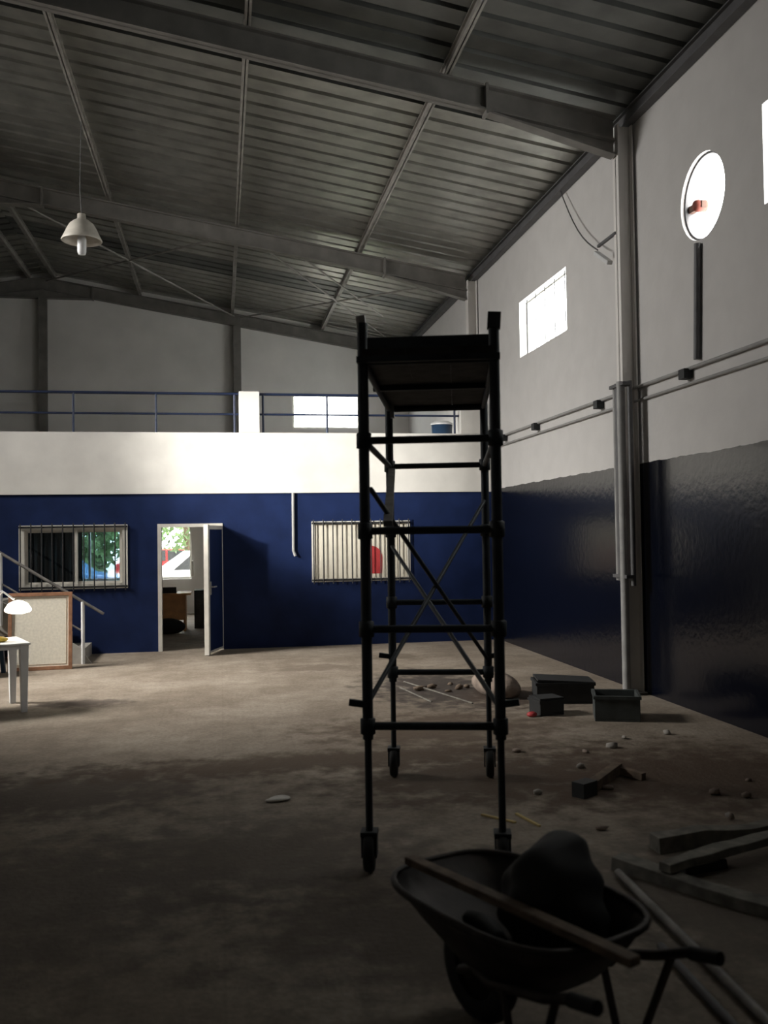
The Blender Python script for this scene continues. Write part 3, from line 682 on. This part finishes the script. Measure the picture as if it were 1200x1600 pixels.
# ------------------------------------------------------------------ stairs, left
st = struct('staircase', 'concrete stairs rising left along the blue wall')
RI, TR, SX = .183, .285, -2.02; ys0, ys1 = 14.0, YB - .03
for i in range(15):
    xa = SX - i * TR
    MB().box(xa - TR, xa + .02, ys0, ys1, max(0, (i + 1) * RI - .30), (i + 1) * RI).build('step', M_CONC, st)
MB().prism([(-1.86, 0), (-2.3, 0), (-6.3, 2.568), (-6.3, 3.0), (-2.02, .235)], ys0 - .05, ys0 - .001).build('stringer', M_CONC, st)
t = thing('stair_handrail', 'grey metal handrail with white posts along the stairs', 'handrail')
sl = RI / TR; yh = 13.92
def hz(x, off): return off + (SX - x) * sl
MB().tube([(-1.68, yh, hz(-1.68, .93)), (-6.2, yh, hz(-6.2, .93))], .022, 10).build('top_rail', M_SCAFG, t)
MB().tube([(-1.97, yh, hz(-1.97, .50)), (-6.2, yh, hz(-6.2, .50))], .014, 8).build('mid_rail', M_SCAFG, t)
for x in (-1.97, -3.09, -4.2, -5.3): MB().tube([(x, yh, max(0, hz(x, -.1))), (x, yh, hz(x, .93))], .026, 10).build('post', M_WPLAS, t)

# framed board leaning at the stairs
t = thing('framed_board', 'cream woven panel in a brown wooden frame leaning by the stairs', 'framed panel', (-2.47, 13.42, 0), R(4))
t.rotation_euler = (R(-7), 0, R(4))
bw, bhh, fr = .84, 1.07, .05
for a in ((-bw / 2, bw / 2, 0, fr), (-bw / 2, bw / 2, bhh - fr, bhh)): MB().box(a[0], a[1], -.015, .02, a[2], a[3]).build('frame_rail', M_FRAMEWOOD, t, .004)
for a in ((-bw / 2, -bw / 2 + fr), (bw / 2 - fr, bw / 2)): MB().box(a[0], a[1], -.015, .02, fr, bhh - fr).build('frame_stile', M_FRAMEWOOD, t, .004)
MB().box(-bw / 2 + fr, bw / 2 - fr, 0, .012, fr, bhh - fr).build('panel', M_CANVAS, t)
mb = MB(); q = fr + .025
mb.box(-bw / 2 + q, bw / 2 - q, -.003, .0, q, q + .006); mb.box(-bw / 2 + q, bw / 2 - q, -.003, 0, bhh - q - .006, bhh - q); mb.box(-bw / 2 + q, -bw / 2 + q + .006, -.003, 0, q, bhh - q); mb.box(bw / 2 - q - .006, bw / 2 - q, -.003, 0, q, bhh - q)
mb.build('inner_line', mat('tan_line', (.35, .25, .17), .7), t)

# white plastic table at the left edge with things on it
t = thing('plastic_table', 'white plastic table cut by the left edge', 'table', (-2.62, 10.35, 0), R(22))
tw, td = 1.1, .75
MB().box(-tw / 2, tw / 2, -td / 2, td / 2, .70, .725).build('table_top', M_WPLAS, t, .008)
mb = MB(); mb.box(-tw / 2 + .02, tw / 2 - .02, -td / 2 + .02, -td / 2 + .035, .66, .70); mb.box(-tw / 2 + .02, tw / 2 - .02, td / 2 - .035, td / 2 - .02, .66, .70)
mb.box(tw / 2 - .035, tw / 2 - .02, -td / 2 + .035, td / 2 - .035, .66, .70); mb.box(-tw / 2 + .02, -tw / 2 + .035, -td / 2 + .035, td / 2 - .035, .66, .70); mb.build('apron', M_WPLAS, t)
for sx in (-1, 1):
    for sy in (-1, 1):
        x, y = sx * (tw / 2 - .06), sy * (td / 2 - .06)
        mb = MB(); a, b = .045, .03
        mb.add([(x - a, y - a, .70), (x + a, y - a, .70), (x + a, y + a, .70), (x - a, y + a, .70), (x - b, y - b, 0), (x + b, y - b, 0), (x + b, y + b, 0), (x - b, y + b, 0)],
               [(0, 1, 2, 3), (4, 5, 6, 7), (0, 1, 5, 4), (1, 2, 6, 5), (2, 3, 7, 6), (3, 0, 4, 7)]); mb.build('leg', M_WPLAS, t, .006)
t = thing('sunlit_stand_in', 'glowing bowl on an arm standing in for a sunlit object on the plastic table', 'lamp', (-2.58, 10.62, .725))
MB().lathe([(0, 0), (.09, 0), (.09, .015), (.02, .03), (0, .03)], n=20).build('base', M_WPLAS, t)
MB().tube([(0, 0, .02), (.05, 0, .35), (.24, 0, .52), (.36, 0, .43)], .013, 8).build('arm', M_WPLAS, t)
MB().lathe([(0, .42), (.05, .41), (.10, .385), (.135, .33), (.14, .31), (.12, .29), (.06, .275), (0, .27)], (.40, 0, .0), n=24).build('lamp_shade', M_SUNGLOW, t)  # self-lit bowl added where a white shape catches the sun
t = thing('jar', 'white round jar beside the glowing bowl at the left edge', 'jar', (-2.50, 10.42, .725)); MB().lathe([(0, 0), (.055, 0), (.065, .03), (.065, .22), (.05, .25), (0, .25)], n=18).build('body', M_RED, t)
MB().lathe([(.055, .25), (.06, .26), (.055, .31), (.03, .34), (0, .345)], n=18).build('lid', M_WPLAS, t)
o = blob('yellow_sponge', M_YEL, (-2.33, 10.36, .725), (.11, .07, .035), 2, 2, .15); tag(o, 'yellow sponge lying on the white plastic table', 'sponge')
# navy slatted chair behind the table
t = thing('plastic_chair', 'navy blue plastic chair with slatted back behind the table', 'chair', (-3.22, 12.88, 0), R(-4))
for i in range(9): MB().box(-.27 + i * .061, -.225 + i * .061, -.012, .012, .40, .74).build('back_slat', M_NAVY, t, .004)
MB().tube([(-.29, 0, .38), (-.29, 0, .70), (-.22, 0, .765), (.22, 0, .765), (.29, 0, .70), (.29, 0, .38)], .025, 10).build('back_frame', M_NAVY, t)
MB().box(-.28, .28, .0, .46, .38, .415).build('seat', M_NAVY, t, .012)
MB().box(-.27, .27, -.02, .0, .06, .38).build('rear_panel', M_NAVY, t, .008)
for x in (-.25, .25):
    for y in (.0, .42): MB().bar((x, y, .38), (x * 1.08, y - (.03 if y < .1 else -.02), .0), .05, .05).build('leg', M_NAVY, t)

# ------------------------------------------------------------------ office behind the door
t = thing('office_desk', 'orange-brown desk inside the office behind the open door', 'desk', (-1.3, 18.2, 0))
MB().box(-.8, .72, -.1, .65, .70, .735).build('desk_top', M_DESK, t); MB().box(-.75, .62, -.02, 0, .22, .70).build('front_panel', M_DESK, t)
for x in (-.74, .60): MB().box(x - .02, x + .02, .0, .6, 0, .70).build('side_panel', M_DESK, t)
t = thing('laptop', 'black laptop on the orange-brown office desk', 'laptop', (-1.05, 18.35, .735))
MB().box(-.2, .2, -.14, .14, 0, .02).build('keyboard_base', M_DARKBOX, t); MB().box(-.2, .2, -.15, -.135, .02, .12, Matrix.Translation((0, -.14, .02)) @ Matrix.Rotation(R(12), 4, 'X') @ Matrix.Translation((0, .14, -.02))).build('screen', M_DARKBOX, t)
o = blob('office_bag', M_BLACK, (-1.0, 17.85, 0), (.34, .15, .17), 14, 3, .15); tag(o, 'black bag on the floor under the office desk', 'bag')
t = thing('drawer_cabinet', 'dark grey drawer cabinet beside the office desk', 'cabinet', (-.28, 18.7, 0))
MB().box(-.25, .25, -.02, .45, 0, .75).build('body', M_GREYBOX, t)
for i in range(3):
    q = MB().box(-.23, .23, -.04, -.02, .06 + i * .23, .26 + i * .23).build('drawer', M_GREYBOX, t, .004); MB().box(-.06, .06, -.06, -.04, .15 + i * .23, .17 + i * .23).build('handle', M_PIPE, q)

# ------------------------------------------------------------------ outdoors behind the office windows
o = MB().box(-40, 40, YG + .3, 70, -.25, -.05).build('yard_ground', M_ASPH); tag(o, 'pale paved yard outside the office windows', kind='structure')
def tree(label, x, y, h, r, seed, nl=1500):
    t = thing('tree', label, 'tree', (x, y, -.05), 0); rnd = random.Random(seed)
    MB().tube([(0, 0, 0), (.1, .05, h * .3), (0, .1, h * .55), (.05, 0, h * .8)], .16, 8, .05).build('trunk', M_BARK, t)
    mb = MB()
    for _ in range(nl):
        d = Vector((rnd.gauss(0, 1), rnd.gauss(0, 1), rnd.gauss(0, 1))).normalized() * r * rnd.uniform(.35, 1) ** .5
        c = Vector((d.x, d.y, h * .72 + d.z * .95)); u = Vector((rnd.uniform(-1, 1), rnd.uniform(-1, 1), rnd.uniform(-1, 1))).normalized(); v = u.orthogonal().normalized(); q = rnd.uniform(.1, .2)
        mb.add([c - u * q, c - v * q * .4, c + u * q, c + v * q * .4], [(0, 1, 2, 3)])
    mb.build('foliage', M_LEAF, t, fix=False)
tree('leafy green tree outside left of the office windows', -4.9, 30.0, 3.2, 2.1, 1, 5000)
tree('leafy green tree behind the parked white car', -1.2, 32.0, 4.6, 2.1, 2)
tree('leafy green tree outside right of the parked white car', 3.6, 31.0, 4.5, 2.0, 3)
def car(label, x, y, rz, m):
    t = thing('parked_car', label, 'car', (x, y, -.05), rz)
    b = MB(); pr = [(-2.0, .35), (2.0, .35), (2.05, .62), (1.95, .85), (1.15, .95), (.55, 1.42), (-.9, 1.47), (-1.6, .98), (-2.05, .9), (-2.1, .55)]
    b.prism(pr, -.82, .82); b.build('body', m, t, .06)
    for s in (-.825, .825):
        MB().prism([(1.0, .97), (.5, 1.36), (-.15, 1.38), (-.15, .97)], s - .006, s + .006).build('side_window', M_DARKBOX, t)
        MB().prism([(-.22, .97), (-.22, 1.38), (-.85, 1.4), (-1.35, .97)], s - .006, s + .006).build('side_window', M_DARKBOX, t)
        for xx in (-1.3, 1.3): MB().lathe([(0, -.1), (.24, -.1), (.32, -.08), (.32, .08), (.24, .1), (0, .1)], (xx, s * .92, .32), 20, 'y').build('wheel', M_BLACK, t)
car('white car parked outside the office window', -.05, 26.6, R(8), M_CARW)
car('red car parked outside partly behind the white one', -1.9, 36.8, R(4), M_CARR)
car('blue car parked outside the left office window', -4.6, 26.0, R(-5), M_CARB)
